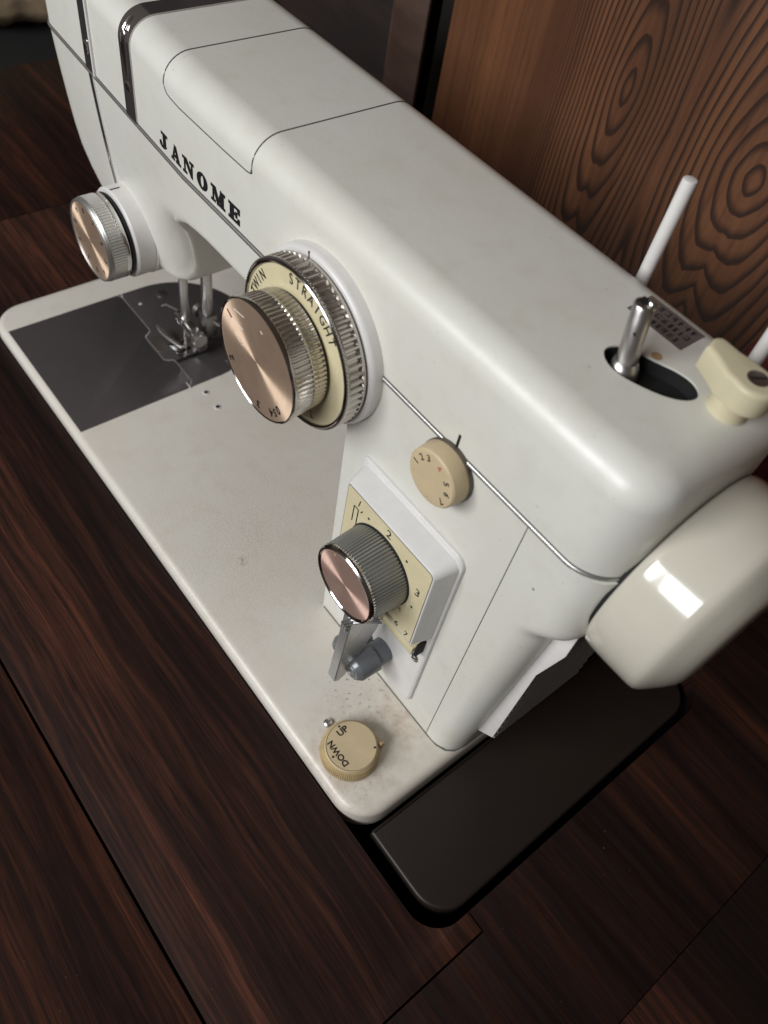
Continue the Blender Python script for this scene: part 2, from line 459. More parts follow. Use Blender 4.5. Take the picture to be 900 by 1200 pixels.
for a in ((-1.4, -1.1), (20, 20.3)): box(bm, -1, 43.5, a[0], a[1], -11.5, -2.7)
obj('well_side', bm, 'gap', tb)
for sx in (-25, 79):
    for sy in (-31, 37): obj('leg', box(B(), sx-2, sx+2, sy-2, sy+2, -72, -2.65, .3), 'wood_near', tb)
bm = B(); box(bm, -8.9, 43.2, -8.7, -8.3, -2.75, -2.65); box(bm, -9.1, -8.8, -34, 40, -2.88, -2.78); box(bm, 43.1, 43.4, -34, 1.9, -3.0, -2.9); box(bm, 42.3, 43.4, 1.8, 2.0, -3.1, -3.02); box(bm, 48.8, 49.0, -34, 40, -3.2, -3.12)
obj('joint_shade', bm, 'gap', tb)  # black strips added under the seams so the gaps read as dark shade
# dark hinged leaf beside the machine
lf = B(); prism(lf, rrect(37.42, 42.02, .62, 17.95, (.12, 1.55, 1.55, .12)), -2.1, -.86, .16, 0, 4)
lf = obj('extension_leaf', lf, 'leaf', tb); lf['label'] = 'plain dark brown hinged leaf with rounded corners'

# ================================================================== BACKGROUND
cb = thing('wooden_cabinet', 'tall wooden cabinet front with bold swirling dark grain standing behind the machine', 'cabinet', (26, 27, -72))
obj('front_panel', box(B(), 8.35, 62, 26, 28, -71.9, 60, .08), 'swirl', cb)
obj('side_panel', box(B(), 8.5, 10, 28.05, 60, -71.9, 60), 'gap', cb)
c2 = thing('dark_cabinet', 'dark wooden cabinet with a greyish end strip beside the swirl grained cabinet', 'cabinet', (-8, 28, -72))
obj('end_strip', box(B(), 3.65, 6.5, 26.0, 26.25, -71.9, 60, .05), 'wood_strip', c2)
obj('front_panel', box(B(), -26, 3.6, 28.2, 30, -71.9, 60, .05), 'wood_dark', c2)
obj('edge_strip', box(B(), 1.3, 2.5, 28.0, 28.19, -71.9, 60, .03), 'wood_strip', c2)
# rolled blanket beyond the far end of the table
bl = thing('rolled_blanket', 'beige rolled blanket lying beyond the left end of the table', 'blanket', (-38, 22, -2.6))
bm = B(); ls = []
def roll_c(y): return -39.6+(y-18)*.331
for i in range(46):
    y = 1+i*.95; r = 3.4+.2*math.sin(i*.9)+.12*math.sin(i*2.3)
    if i == 45: r *= .8
    ls.append([(roll_c(y)+r*math.cos(2*math.pi*a/28)*(1+.05*math.sin(a*2+i*.4)), y, .9+r*math.sin(2*math.pi*a/28)) for a in range(28)])
loops(bm, ls); obj('roll', bm, 'blanket', bl, 60)
bm = B(); spir = []
for i in range(70):
    a = i*.32; r = .5+i*.033; spir.append((roll_c(43.8)+r*math.cos(a), 43.85, .9+r*math.sin(a)))
obj('rolled_end', tube(bm, spir, .16, 6), 'wood_dark', bl)
bn = thing('low_bench', 'black low bench under the rolled blanket beyond the table end', 'bench', (-42, 25, -72))
obj('seat', box(B(), -56, -29.2, -4, 58, -5.5, -2.7, .2), 'gap', bn)
for x_ in (-54, -32):
    for y_ in (-2, 55): obj('leg', box(B(), x_-1.5, x_+1.5, y_-1.5, y_+1.5, -71.9, -5.55), 'gap', bn)
tag(obj('red_box', box(B(), 33.4, 37.5, 21.2, 24.2, -.6, 14.6, .25), 'redcloth'), 'dark red box standing behind the machine at the right edge', 'box')
# ================================================================== SEWING MACHINE
sm = thing('sewing_machine', 'cream vintage sewing machine with copper faced dials and chrome trim', 'sewing machine', (20, 9, -1))

# ---- bed
bm = B(); prism(bm, rrect(0, 37.2, 0, 17.8, (1.9, 1.7, 1.7, 1.9), 12), -1.6, 0, .42, 0, 6)
bed = obj('bed', bm, 'bed', sm, 40)
# steel plates let into the bed
slide = [(2.27, .37), (11.5, .37), (11.5, 7.02), (11.02, 7.44), (9.3, 7.44), (9.05, 7.38), (8.9, 7.1), (8.75, 6.92), (6.55, 6.92), (6.36, 7.0), (6.2, 7.34), (6.02, 7.46), (2.62, 7.46), (2.27, 7.3)]
bm = B(); prism(bm, slide, -.03, .05, .03, 0, 2); obj('slide_plate', bm, 'plate_steel', bed)
need = [(2.27, 7.36), (2.6, 7.52), (6.04, 7.52), (6.26, 7.38), (6.42, 7.06), (6.58, 6.98), (8.72, 6.98), (8.85, 7.14), (9.0, 7.42), (9.25, 7.5), (11.05, 7.5), (11.5, 7.1), (11.5, 9.0)] + arc(6.9, 9.0, 4.62, 2, 178, 28)
bm = B(); prism(bm, need, -.03, .05, .03, 0, 2); npl = obj('needle_plate', bm, 'plate_steel', bed)
bm = B()
for x, y in ((7.85, 8.1), (9.3, 8.1)):
    for a, b in ((7.5, 8.15), (8.5, 9.4)): box(bm, x-.13, x+.13, y+a-8.1, y+b-8.1, .052, .058)
obj('feed_slot', bm, 'gap', npl)
for x, y in ((7.85, 8.9), (9.3, 8.9)):
    bm = B(); box(bm, x-.09, x+.09, y-.42, y+.42, .05, .1)
    for k in range(7): box(bm, x-.085, x+.085, y-.38+k*.12, y-.32+k*.12, .1, .125)
    obj('feed_dog', bm, 'steel', npl)
for x, y in ((3.42, 9.76), (10.6, 10.4)):
    bm = B(); lathe(bm, [(.36, 0), (.36, .03), (.3, .06)], 28, (x, y, .05)); s = obj('screw', bm, 'dullsteel', npl)
    bm = B(); box(bm, x-.28, x+.28, y-.035, y+.035, .108, .114); obj('slot', bm, 'gap', s)
bm = B(); lathe(bm, [(.1, 0), (.1, .012)], 16, (3.68, 8.15, .05)); obj('hole', bm, 'white', npl)
for x0, y0, x1, y1 in ((11.06, 7.13, 11.6, 7.1), (2.25, 7.62, 2.62, 7.5)):
    bm = B(); tube(bm, [(x0, y0, .045), (x1, y1, .045)], .03, 6); obj('plate_edge_mark', bm, 'white', bed)
for x, y in ((12.29, 7.7), (13.62, 7.67)):
    bm = B(); lathe(bm, [(.2, 0), (.2, .02), (.17, .035)], 24, (x, y, 0)); h = obj('hole_collar', bm, 'white', bed)
    bm = B(); lathe(bm, [(.125, .036), (.125, .039)], 20, (x, y, 0)); obj('hole', bm, 'gap', h)
# feed dial on the bed
DX, DY = 34.3, 1.72
n = 88
bm = B()
knurl2(bm, [(1.18, 0), (1.34, .05), (1.34, .42), (1.25, .62), (1.2, .64)], n, .055, (0, 4))
fd = up_part('feed_dial', (DX, DY, 0), sm, bm, 'beige_grime')
up_part('dial_top', (0, 0, .6), fd, lathe(B(), [(1.17, 0), (1.17, .16), (1.13, .2), (.6, .205)], 64), 'beige')
up_part('groove_line', (0, 0, .80), fd, ringbm(1.1, 1.125, 0, .012), 'ink')
def bedtext(s, at, ang, size):
    t = textbm(s, size, .003, .01); place(t, (at[0], at[1], .815), ang); up_part('lettering', (0, 0, 0), fd, t, 'ink')
bedtext('UP', (-.74, .06), 92, .42)
bedtext('DOWN', (-.05, -.68), 180, .38)
for a in ((-1.0, .07), (-.06, -.95), (.66, .78)):
    up_part('dot', (a[0], a[1], .81), fd, lathe(B(), [(.05, 0), (.05, .008)], 14), 'ink')
bm = B(); box(bm, .6, .75, 1.08, 1.28, .1, .79, .03); up_part('chipped_mark', (0, 0, 0), fd, bm, 'rust')
bm = B(); lathe(bm, [(.2, 0), (.21, .05), (.19, .13), (.12, .19), (.04, .205)], 20, (32.69, 1.7, 0)); obj('index_pin', bm, 'steel', bed)

# ---- arm and pillar: one body lofted along x
def taper(x): return .055*max(0, 16-x)
def sst(x, a, b):
    t = min(1, max(0, (x-a)/(b-a))); return t*t*(3-2*t)
def XR(z):
    T = [(8.3, 12.9), (9.4, 13.0), (10.2, 13.15), (11.1, 13.35), (11.9, 13.6), (12.6, 13.95), (13.2, 14.4), (13.7, 15.0), (14.1, 15.8), (14.4, 17.6)]
    if z <= T[0][0]: return T[0][1]
    for (z0, x0), (z1, x1) in zip(T, T[1:]):
        if z <= z1: return x0+(x1-x0)*(z-z0)/(z1-z0)
    return T[-1][1]
def yf(x, z=16.45):
    y = 5.1+taper(x)
    if x < 16.5 and z < 16.45: y += (.06*(16.45-z)+.006*(16.45-z)**2)*sst(x, 16.4, 12.2)
    if z < 14.4 and 10.5 < x < 17:
        rr = 1.7; xr = XR(z); q = min(1, max(0, (x-(xr-rr))/rr))
        y += rr*(1-math.sqrt(max(0, 1-q*q)))*(1-sst(z, 12.0, 14.4))
    if x < 3.12: q = (3.12-x)/1.3; y += 1.3*(1-math.sqrt(max(0, 1-q*q)))
    return y
YB = 12.3
ZT0 = 16.42
stat = [(1.84, 13.9), (1.95, 13.0), (2.25, 12.0), (2.7, 11.2), (3.1, 10.4), (3.7, 9.5), (4.5, 8.8), (5.6, 8.4), (7.2, 8.3), (8.5, 8.3), (9.8, 8.3), (11, 8.3), (11.6, 8.3), (12.2, 8.32), (12.6, 8.45), (12.85, 8.8), (13.0, 9.4), (13.15, 10.2), (13.35, 11.1), (13.6, 11.9), (13.95, 12.6), (14.4, 13.2), (15.0, 13.7), (15.8, 14.1), (16.7, 14.32), (17.6, 14.39), (19, 14.4), (21, 14.4), (23, 14.4), (25, 14.4), (26.3, 14.38), (26.8, 14.2), (27.1, 13.8), (27.25, 13.2), (27.32, 12.5), (27.62, 0.0), (28.5, 0), (30, 0), (32, 0), (34, 0), (35.6, 0)]
ls = []
NZ = 14
for x, zl in stat:
    r = .45 if x < 16 else (.35 if zl > 12 else .02)
    p = [(x, YB, ZT0), (x, YB, zl+r), (x, YB-r*.3, zl+r*.3), (x, YB-r, zl), (x, 8.5, zl), (x, yf(x, zl)+r, zl)]
    for k in range(1, 5):
        a = R(90*k/5); p.append((x, yf(x, zl+r)+r*(1-math.sin(a)), zl+r*(1-math.cos(a))))
    for k in range(NZ+1):
        z = zl+r+(ZT0-zl-r)*k/NZ; p.append((x, yf(x, z), z))
    ls.append(p)
bm = B(); loops(bm, ls); arm = obj('arm_body', bm, 'cream', sm, 34)
# end cover with the bulge that carries the handwheel
def xend(z):
    a = 37.12+.055*z
    return a+(38.57-a)*sst(z, 11.9, 13.1)
ls = []
for k in range(60):
    z = ZT0*k/59
    ls.append([(x, y, z) for x, y in rrect(35.635, xend(z), 5.1, YB, (.01, 1.15, 1.15, .01), 10)])
bm = B(); loops(bm, ls); ec = obj('end_cover', bm, 'cream', sm, 40)
obj('cover_seam', box(B(), 35.603, 35.632, 5.106, 5.3, .02, ZT0-.05), 'seam', ec, 0)
bm = B(); tube(bm, [(27.7, 5.09, .02), (35.8, 5.09, .02), (36.3, 5.12, .02), (36.75, 5.3, .02), (37.0, 5.6, .02), (37.12, 6.2, .02), (37.12, 12, .02)], .035, 6); obj('foot_seam', bm, 'seam', arm)
# paint chip
bm = B(); lathe(bm, [(.07, 0), (.05, .01)], 10); place(bm, (36.7, 14.3, -5.108), 0, 1, .8); rot_xz(bm); obj('paint_chip', bm, 'ink_soft', ec)
# bracket and ribbed vent on the right side of the pillar
pl = [(36.9, 1.7), (37.17, 1.9), (37.91, 2.55), (37.95, 8.8), (38.42, 11.1), (38.4, 12.6), (37.0, 12.6)]
bm = B(); frontprism(bm, pl, 6.42, 6.3, .02, 2); obj('side_bracket', bm, 'white', sm)
vt = obj('vent_block', box(B(), 37.0, 37.85, 6.46, 12.0, 2.2, 12.3, .05), 'gap', sm)
for k in range(17):
    obj('vent_slat', box(B(), 37.83, 37.96, 6.44, 11.9, 2.3+k*.58, 2.42+k*.58, .02, 1), 'slat', vt)
# ---- upper cover
def plan():
    p = []
    for k in range(13):
        x = 1.82+1.3*(1-math.cos(R(90*k/12))); p.append((x, yf(x)))
    for k in range(1, 13): x = 3.12+12.88*k/12; p.append((x, yf(x)))
    for k in range(1, 11): x = 16+20*k/10; p.append((x, 5.1))
    p += [(37.05, 5.1)]+arc(37.05, 6.6, 1.5, -90, 0, 14)[1:]
    p += [(38.55, 8), (38.55, 10), (38.55, 11.0)]+arc(37.25, 11.0, 1.3, 0, 90, 10)[1:]
    p += [(30, 12.3), (20, 12.3), (10, 12.3), (3.12, 12.3)]+arc(3.12, 11.0, 1.3, 90, 180, 8)[1:]
    p += [(1.82, 9), (1.82, 7.6)]
    return p
PL = plan()
ZU0, ZU1 = 16.52, 20.5
RY_, RZ_ = 1.15, 1.0
ls = [[(x, y, ZU0) for x, y in PL], [(x, y, ZU1-RZ_-1.5) for x, y in PL]]
for k in range(0, 10):
    a = R(90*k/9); ls.append([(x, y, ZU1-RZ_*(1-math.sin(a))) for x, y in inset2(PL, RY_*(1-math.cos(a)))])
slot = [(33.9, 8.1), (34.18, 7.86), (34.56, 7.77), (35.04, 7.83), (35.52, 8.01), (35.96, 8.22), (36.33, 8.5), (36.55, 8.83), (36.56, 9.14), (36.36, 9.38), (36.0, 9.49), (35.59, 9.43), (35.23, 9.29), (34.9, 9.15), (34.6, 9.05), (34.36, 9.0), (34.11, 8.87), (33.93, 8.64), (33.84, 8.36)]
for _ in range(2):
    slot = [q for i in range(len(slot)) for p0, p1 in [(slot[i], slot[(i+1) % len(slot)])] for q in ((p0[0]*.75+p1[0]*.25, p0[1]*.75+p1[1]*.25), (p0[0]*.25+p1[0]*.75, p0[1]*.25+p1[1]*.75))]
bm = B(); vs = loops(bm, ls, True, False)
top = [bm.edges.get((vs[-1][i], vs[-1][(i+1) % len(PL)])) for i in range(len(PL))]
a = [bm.verts.new((x, y, ZU1)) for x, y in slot]
b = [bm.verts.new((x, y, ZU1-.5)) for x, y in slot]
hole = []
for i in range(len(slot)):
    j = (i+1) % len(slot); bm.faces.new((a[i], a[j], b[j], b[i]))
    hole.append(bm.edges.get((a[i], a[j])))
bmesh.ops.triangle_fill(bm, edges=top+hole, use_beauty=True)
uc = obj('upper_cover', bm, 'cream', sm, 38)
bm = B(); prism(bm, inset2(slot, -.02) if False else slot, ZU1-.52, ZU1-.5); obj('slot_well', bm, 'gap', uc)
bm = B(); sl_ = inset2(slot, .012); loops(bm, [[(x, y, ZU1-.5) for x, y in sl_], [(x, y, ZU1-.05) for x, y in sl_]], False, False); obj('slot_shade', bm, 'gap', uc)  # black sleeve added over the cream walls as the shade inside the slot
def over(x, out=0.0, z0=ZU0):
    """points of the upper cover's section at x, from the front trim over the top to the back"""
    y0 = yf(x); p = [(x, y0-out, z0), (x, y0-out, 18)]
    for k in range(0, 11):
        a = R(9*k); p.append((x, y0-out+(RY_+out)*(1-math.cos(a)), ZU1-RZ_+(RZ_+out)*math.sin(a)))
    for k in range(0, 11):
        a = R(90-9*k); p.append((x, YB+out-(RY_+out)*(1-math.cos(a)), ZU1-RZ_+(RZ_+out)*math.sin(a)))
    p.append((x, YB+out, z0)); return p
def band(x0, x1, out, th):
    bm = B(); A = over(x0, out, ZU0); C_ = over(x1, out, ZU0); A2 = over(x0, out-th, ZU0); C2 = over(x1, out-th, ZU0)
    loops(bm, [[A[i], C_[i], C2[i], A2[i]] for i in range(len(A))]); return bm
cbnd = obj('chrome_band', band(11.1, 12.05, .06, .11), 'mirror', uc, 40)
x = 11.58
bm = B(); lathe(bm, [(.2, 0), (.2, .03), (.15, .06)], 24); place(bm, (x, 17.85, -(yf(x)-.05))); rot_xz(bm); s = obj('screw', bm, 'chrome', cbnd)
bm = B(); box(bm, -.14, .14, -.02, .02, 0, .006); place(bm, (x, 17.85, -(yf(x)-.112)), 30); rot_xz(bm); obj('slot', bm, 'gap', s)
bm = B(); P = [(x, q[1]-.03, q[2]+.02) for q in over(x, .06)[1:9]]; P[0] = (x, P[0][1], 18.3); tube(bm, P, [.05, .09, .09, .09, .09, .08, .07, .05], 8, 1.0); obj('raised_rib', bm, 'chrome', cbnd)
db = obj('door_band', band(7.05, 7.85, .05, .1), 'mirror', uc, 40)
obj('band_lip', band(7.88, 8.02, .09, .14), 'white', uc, 40)
bm = B(); lathe(bm, [(.26, 0), (.24, .06), (.12, .1)], 24); place(bm, (7.5, 17.55, -(yf(7.5)-.05)), 0, .55, 1.2); rot_xz(bm); obj('knob', bm, 'chrome', db)
# lid seams
def seam(pts, r=.028):
    bm = B(); tube(bm, pts, r, 6); obj('lid_seam', bm, 'seam', uc)
seam([(x, y-.0, z) for x, y, z in over(20.79, .0, 19.25)[2:-4] if z > 19.2] if False else [(20.79, 5.1, 19.3)]+[q for q in over(20.79, 0)[3:] if q[2] > 19.45])
seam([(15.3, yf(15.3), 19.2)]+[(x_, 5.1, 19.18+.02*max(0, x_-19)) for x_ in (16, 17, 18, 19, 20, 20.5)]+[(20.7, 5.1, 19.25), (20.79, 5.1, 19.34)])
L2 = [(15.3, yf(15.3), 19.2), (15.05, yf(15.05), 19.24), (14.9, yf(14.9), 19.38)]+[(14.82, q[1], q[2]) for q in over(14.82, 0)[2:] if q[2] > 19.45]
seam(L2)
bm = B(); lathe(bm, [(.09, 0), (.07, .015)], 12); place(bm, (20.77, 19.33, -5.105), 0, .7, 1); rot_xz(bm); obj('lid_notch', bm, 'gap', uc)
# chrome trim between cover and body
P = [(x, y) for x, y in PL]
i0 = 0; i1 = next(i for i, q in enumerate(P) if q[1] > 10.5 and q[0] > 38)
path = [(x, y, ZT0+.05) for x, y in P[:i1]]
bm = B(); tube(bm, path, .082, 10, 1.0); tr = obj('trim_strip', bm, 'trim', sm, 60)
bm = B(); tube(bm, [(x, y-.005, z-.1) for x, y, z in path], .028, 6, 1.3); obj('trim_groove', bm, 'black', tr, 60)
bm = B(); tube(bm, [(x, y-.002, z+.085) for x, y, z in path], .022, 6, 1.3); obj('trim_groove', bm, 'seam', tr, 60)
# door seam on the lower part of the head: chrome beads
for dx, r_, mt in ((0, .075, 'darkchrome'), (.17, .055, 'steel'), (.30, .04, 'white')):
    bm = B(); tube(bm, [(7.32+dx+.012*(16.4-z), yf(7.3+dx, z)-.01, z) for z in [16.38-.5*k for k in range(14)]], r_, 8); obj('door_edge_bead', bm, mt, arm, 60)
# index marks
def mark(x0, z0, x1, z1, y0, y1, r=.035, p=arm):
    bm = B(); tube(bm, [(x0, y0, z0), (x1, y1, z1)], r, 6); obj('index_mark', bm, 'ink', p)
mark(32.3, 16.62, 32.3, 17.18, 5.09, 5.09, .05, uc)

# ---- name on the arm: fat-face slab letters
def poly2(pts):
    bm = B(); vs = [bm.verts.new((x, y, 0)) for x, y in pts]; bm.faces.new(vs); return bm
def letter(shapes, dx, dz, parent, sc_=.6):
    bms = []
    for k, pts in enumerate(shapes):
        b_ = B(); prism(b_, [(p[0]*sc_, p[1]*sc_) for p in pts], 0, .006+.0012*k, 0, 0); bms.append(b_)
    bm = merge(*bms); bm.fixn = True if False else None if False else None
    return bm
def rct(x0, x1, y0, y1): return [(x0, y0), (x1, y0), (x1, y1), (x0, y1)]
th = .07
LET = {
 'J': [rct(.42, .68, .16, .94), rct(.26, .86, .93, 1.0), [(.68, .16), (.42, .16), (.38, .09), (.28, .06), (.2, .1), (.14, .2), (.06, .16), (.1, .05), (.22, -.01), (.4, -.01), (.58, .05)], [(.04, .12), (.2, .08), (.25, .2), (.18, .32), (.06, .28)]],
 'A': [[(.12, .05), (.2, .05), (.5, .9), (.44, 1.0)], [(.44, 1.0), (.58, .5), (.72, .05), (1.0, .05), (.62, 1.0)], rct(.27, .66, .28, .36), rct(.0, .34, 0, .06), rct(.6, 1.12, 0, .06)],
 'N': [rct(.14, .21, .05, .95), [(.1, 1.0), (.4, 1.0), (.98, .22), (.98, 0), (.86, 0), (.2, .88)], rct(.91, .98, .05, .95), rct(0, .36, 0, .06), rct(.76, 1.12, .94, 1.0), rct(0, .3, .94, 1.0)],
 'O': [[(.5+.5*math.cos(R(a)), .5+.51*math.sin(R(a))) for a in range(-90, 91, 12)]+[(.5+.2*math.cos(R(a)), .5+.45*math.sin(R(a))) for a in range(90, -91, -12)],
       [(.5+.5*math.cos(R(a)), .5+.51*math.sin(R(a))) for a in range(90, 271, 12)]+[(.5+.2*math.cos(R(a)), .5+.45*math.sin(R(a))) for a in range(270, 89, -12)]],
 'M': [rct(.14, .21, .05, .95), [(.1, 1.0), (.42, 1.0), (.72, .3), (.6, 0), (.2, .85)], [(.6, 0), (.7, 0), (1.0, .8), (.98, 1.0)], rct(.94, 1.22, .05, 1.0), rct(0, .36, 0, .06), rct(.82, 1.36, 0, .06), rct(1.2, 1.36, .94, 1.0), rct(0, .12, .94, 1.0)],
 'E': [rct(.12, .4, .05, .95), rct(0, .92, .93, 1.0), rct(0, .92, 0, .07), rct(.4, .66, .47, .53), [(.84, .7), (.92, .7), (.92, .94), (.72, .94)], [(.84, .3), (.72, .06), (.92, .06), (.92, .3)], rct(.62, .7, .36, .64)],
}
x = 14.08
for ch, wid in (('J', .92), ('A', 1.0), ('N', 1.02), ('O', 1.0), ('M', 1.22), ('E', .86)):
    k = .6; wx = {'J': .78, 'A': .86, 'N': .88, 'O': .82, 'M': 1.06, 'E': .82}[ch]*.86
    bms = []
    natural = {'J': .86, 'A': 1.12, 'N': 1.12, 'O': 1.0, 'M': 1.36, 'E': .92}[ch]
    for q, pts in enumerate(LET[ch]):
        b_ = B(); pp = [(p[0]/natural*wx, p[1]*k) for p in pts]
        ar = sum(pp[i][0]*pp[(i+1) % len(pp)][1]-pp[(i+1) % len(pp)][0]*pp[i][1] for i in range(len(pp)))
        if ar < 0: pp = pp[::-1]
        pp = inset2(pp, -.042)
        prism(b_, pp, 0, .006+.0013*q); bms.append(b_)
    bm = merge(*bms)
    place(bm, (x, 16.80, -5.1+.0005)); 
    for v in bm.verts: v.co.z -= taper(v.co.x)
    rot_xz(bm); obj('name_letter', bm, 'ink', uc, 0)
    x += {'J': 1.02, 'A': .97, 'N': 1.03, 'O': 1.02, 'M': 1.2, 'E': 1}[ch]

# ---- dials
def numerals(par, items, z, mat='ink', size=.3, bold=.006, name='numeral'):
    for s_, a, r_, rot in items:
        t = textbm(s_, size, .003, bold); place(t, (r_*math.cos(R(a)), r_*math.sin(R(a)), z), rot); dialpart_child(name, par, t, mat)
def dialpart_child(name, par, bm, mat):
    me = bpy.data.meshes.new(name); bmesh.ops.recalc_face_normals(bm, faces=bm.faces)
    bmesh.ops.scale(bm, vec=(S, S, S), verts=bm.verts); bm.to_mesh(me); bm.free(); me.materials.append(M[mat])
    me.shade_smooth(); me.set_sharp_from_angle(angle=R(32))
    o = bpy.data.objects.new(name, me); col.objects.link(o); o.parent = par; return o

# big double dial
AX, AZ = 25.5, 15.88
bm = B(); lathe(bm, [(3.24, -.1), (3.24, .32), (3.2, .42), (3.12, .48), (2.6, .48)], 96)
big = dialpart('pattern_dial', (AX, 5.1, AZ), sm, bm, 'white')
mb = B(); box(mb, -.035, .035, 2.75, 3.2, .478, .486); place(mb, (0, 0, 0), 12); dialpart_child('index_mark', big, mb, 'ink')
teeth = 64
bm = B(); knurl2(bm, [(2.95, .55), (3.04, .57), (3.06, .62), (3.06, .68), (3.06, .7), (3.06, 1.2), (3.06, 1.22), (3.05, 1.27), (2.98, 1.3), (2.8, 1.0)], teeth, .13, (0, 1, 2, 3, 6, 7, 8, 9))
dialpart_child('outer_ring', big, bm, 'ridged')
bm = B(); knurl2(bm, [(3.0, 1.26), (3.07, 1.27), (3.07, 1.32), (3.0, 1.33), (2.8, 1.0)], 130, .03, (0, 3, 4))
dialpart_child('beaded_ring', big, bm, 'ridged')
dialpart_child('ring_neck', big, lathe(B(), [(2.9, .4), (2.9, .56)], 64), 'black')
bm = B(); lathe(bm, [(2.94, 1.22), (2.985, 1.36), (2.95, 1.39), (2.88, 1.36), (2.86, 1.25), (2.7, 1.0)], 96); dialpart_child('ring_rim', big, bm, 'darkchrome')
bm = B(); lathe(bm, [(2.87, 1.2), (2.87, 1.29), (1.9, 1.30)], 96); dialpart_child('name_plate', big, bm, 'plate_cream')
def ringtext(par, s_, a0, step, r_, z, size, mat='ink_soft', flip=False):
    for k, ch in enumerate(s_):
        a = a0-step*k; t = textbm(ch, size, .003, .004)
        place(t, (r_*math.cos(R(a)), r_*math.sin(R(a)), z), a-90, .82); dialpart_child('lettering', par, t, mat)
ringtext(big, 'STRAIGHT', 99, 8.2, 2.55, 1.305, .56, 'ink')
ringtext(big, 'TWIN', 166, 8.2, 2.55, 1.305, .52, 'ink')
ringtext(big, '7', -60, 10, 2.5, 1.305, .46)
# inner knob
kz = 1.32
bm = B(); lathe(bm, [(1.98, kz), (1.98, kz+.1), (1.9, kz+.14)], 72); dialpart_child('knob_gap', big, bm, 'black')
bm = B(); knurl2(bm, [(2.05, kz+.1), (2.1, kz+.12), (2.12, kz+.2), (2.13, kz+.55), (2.12, kz+.62), (2.13, kz+.66), (2.16, kz+.7), (2.18, kz+1.28), (2.18, kz+1.34)], 74, .08, (0, 1, 4, 5, 8))
knob = dialpart_child('inner_knob', big, bm, 'ridged')
bm = B(); lathe(bm, [(2.16, kz+1.32), (2.22, kz+1.38), (2.23, kz+1.46), (2.21, kz+1.52), (2.17, kz+1.54), (2.13, kz+1.5), (1.9, kz+1.48)], 96); dialpart_child('knob_rim', big, bm, 'darkchrome')
bm = B(); lathe(bm, [(2.135, kz+1.46), (2.135, kz+1.50), (1.0, kz+1.506), (.03, kz+1.506)], 96); dialpart_child('copper_face', big, bm, 'copper')
numerals(big, [('1', 152, 1.82, 62), ('2', 214, 1.82, 124), ('3', 276, 1.82, 186), ('4', 303, 1.8, 213), ('0', 322, 1.72, 232)], kz+1.51, 'ink', .44, .012)
for s_, a in (('5', 312), ):
    numerals(big, [(s_, a, 1.78, 222)], kz+1.51, 'ink', .40, .012)

bm = B()
for a_, b_ in (((-1.35, 1.25), (-.75, 1.32)), ((-1.5, .72), (-.8, .78)), ((-1.28, .3), (-.95, .1)), ((-.9, .05), (-.7, .16)), ((.2, 1.5), (.32, 1.44))):
    tube(bm, [(a_[0], a_[1], kz+1.506), (b_[0], b_[1], kz+1.506)], .012, 5)
dialpart_child('scratch', big, bm, 'white')
# small beige dial
bm = B(); lathe(bm, [(1.1, .0), (1.12, .1), (1.12, .18), (1.08, .2)], 64)
sd = dialpart('number_dial', (32.3, 5.1, 15.58), sm, bm, 'ink_soft')
bm = B(); lathe(bm, [(1.08, .16), (1.1, .2), (1.05, .74), (1.0, .8), (.9, .815), (.5, .815)], 72); dialpart_child('dial_cap', sd, bm, 'beige')
for k, (d, a) in enumerate(zip('123567', (168, 138, 112, 34, 2, -34))):
    numerals(sd, [(d, a, .76, a-90)], .82, 'ink', .34)
numerals(sd, [('4', 74, .76, -16)], .82, 'ink_red', .34)
for a in (200, 275): dialpart_child('dot', sd, place(lathe(B(), [(.028, 0), (.028, .006)], 10), (.8*math.cos(R(a)), .8*math.sin(R(a)), .815)), 'ink_brown')

# left knob on the head
LX, LZ = 8.95, 9.5; LY = yf(LX, LZ)
bm = B(); lathe(bm, [(2.22, -.6), (2.22, .1), (2.15, .16)], 72)
lk = dialpart('pressure_dial', (LX, LY, LZ), sm, bm, 'cream')
bm = B(); lathe(bm, [(2.1, .1), (2.17, .2), (2.17, 1.05), (2.12, 1.12), (1.9, 1.14)], 72); dialpart_child('collar', lk, bm, 'white')
mb = B(); box(mb, -.04, .04, 2.15, 2.19, .55, 1.05); place(mb, (0, 0, 0), 8); dialpart_child('index_mark', lk, mb, 'ink')
bm = B(); lathe(bm, [(1.9, 1.1), (1.9, 1.22), (2.0, 1.24), (2.0, 1.3), (1.85, 1.32), (1.85, 1.42)], 64); dialpart_child('spring_disc', lk, bm, 'black')
bm = B(); lathe(bm, [(1.9, 1.4), (2.02, 1.42), (2.04, 1.47), (2.02, 1.62)], 64); dialpart_child('back_ring', lk, bm, 'chrome')
bm = B(); knurl2(bm, [(2.0, 1.6), (2.03, 1.64), (2.03, 2.28), (2.03, 2.3)], 90, .06, (3,)); dialpart_child('ribbed_ring', lk, bm, 'ridged_light')
bm = B(); lathe(bm, [(2.0, 2.28), (2.02, 2.32), (1.98, 2.38), (2.0, 2.42), (1.95, 2.48), (1.97, 2.52), (1.93, 2.55), (1.88, 2.55), (1.85, 2.5), (1.6, 2.48)], 96); dialpart_child('knob_rim', lk, bm, 'trim')
bm = B(); lathe(bm, [(1.855, 2.46), (1.855, 2.5), (.9, 2.506), (.03, 2.506)], 96); dialpart_child('copper_face', lk, bm, 'copper')
for k in range(10):
    a = 100-36*k; numerals(lk, [(str(k), a, 1.5, a-90)], 2.51, 'ink', .36)

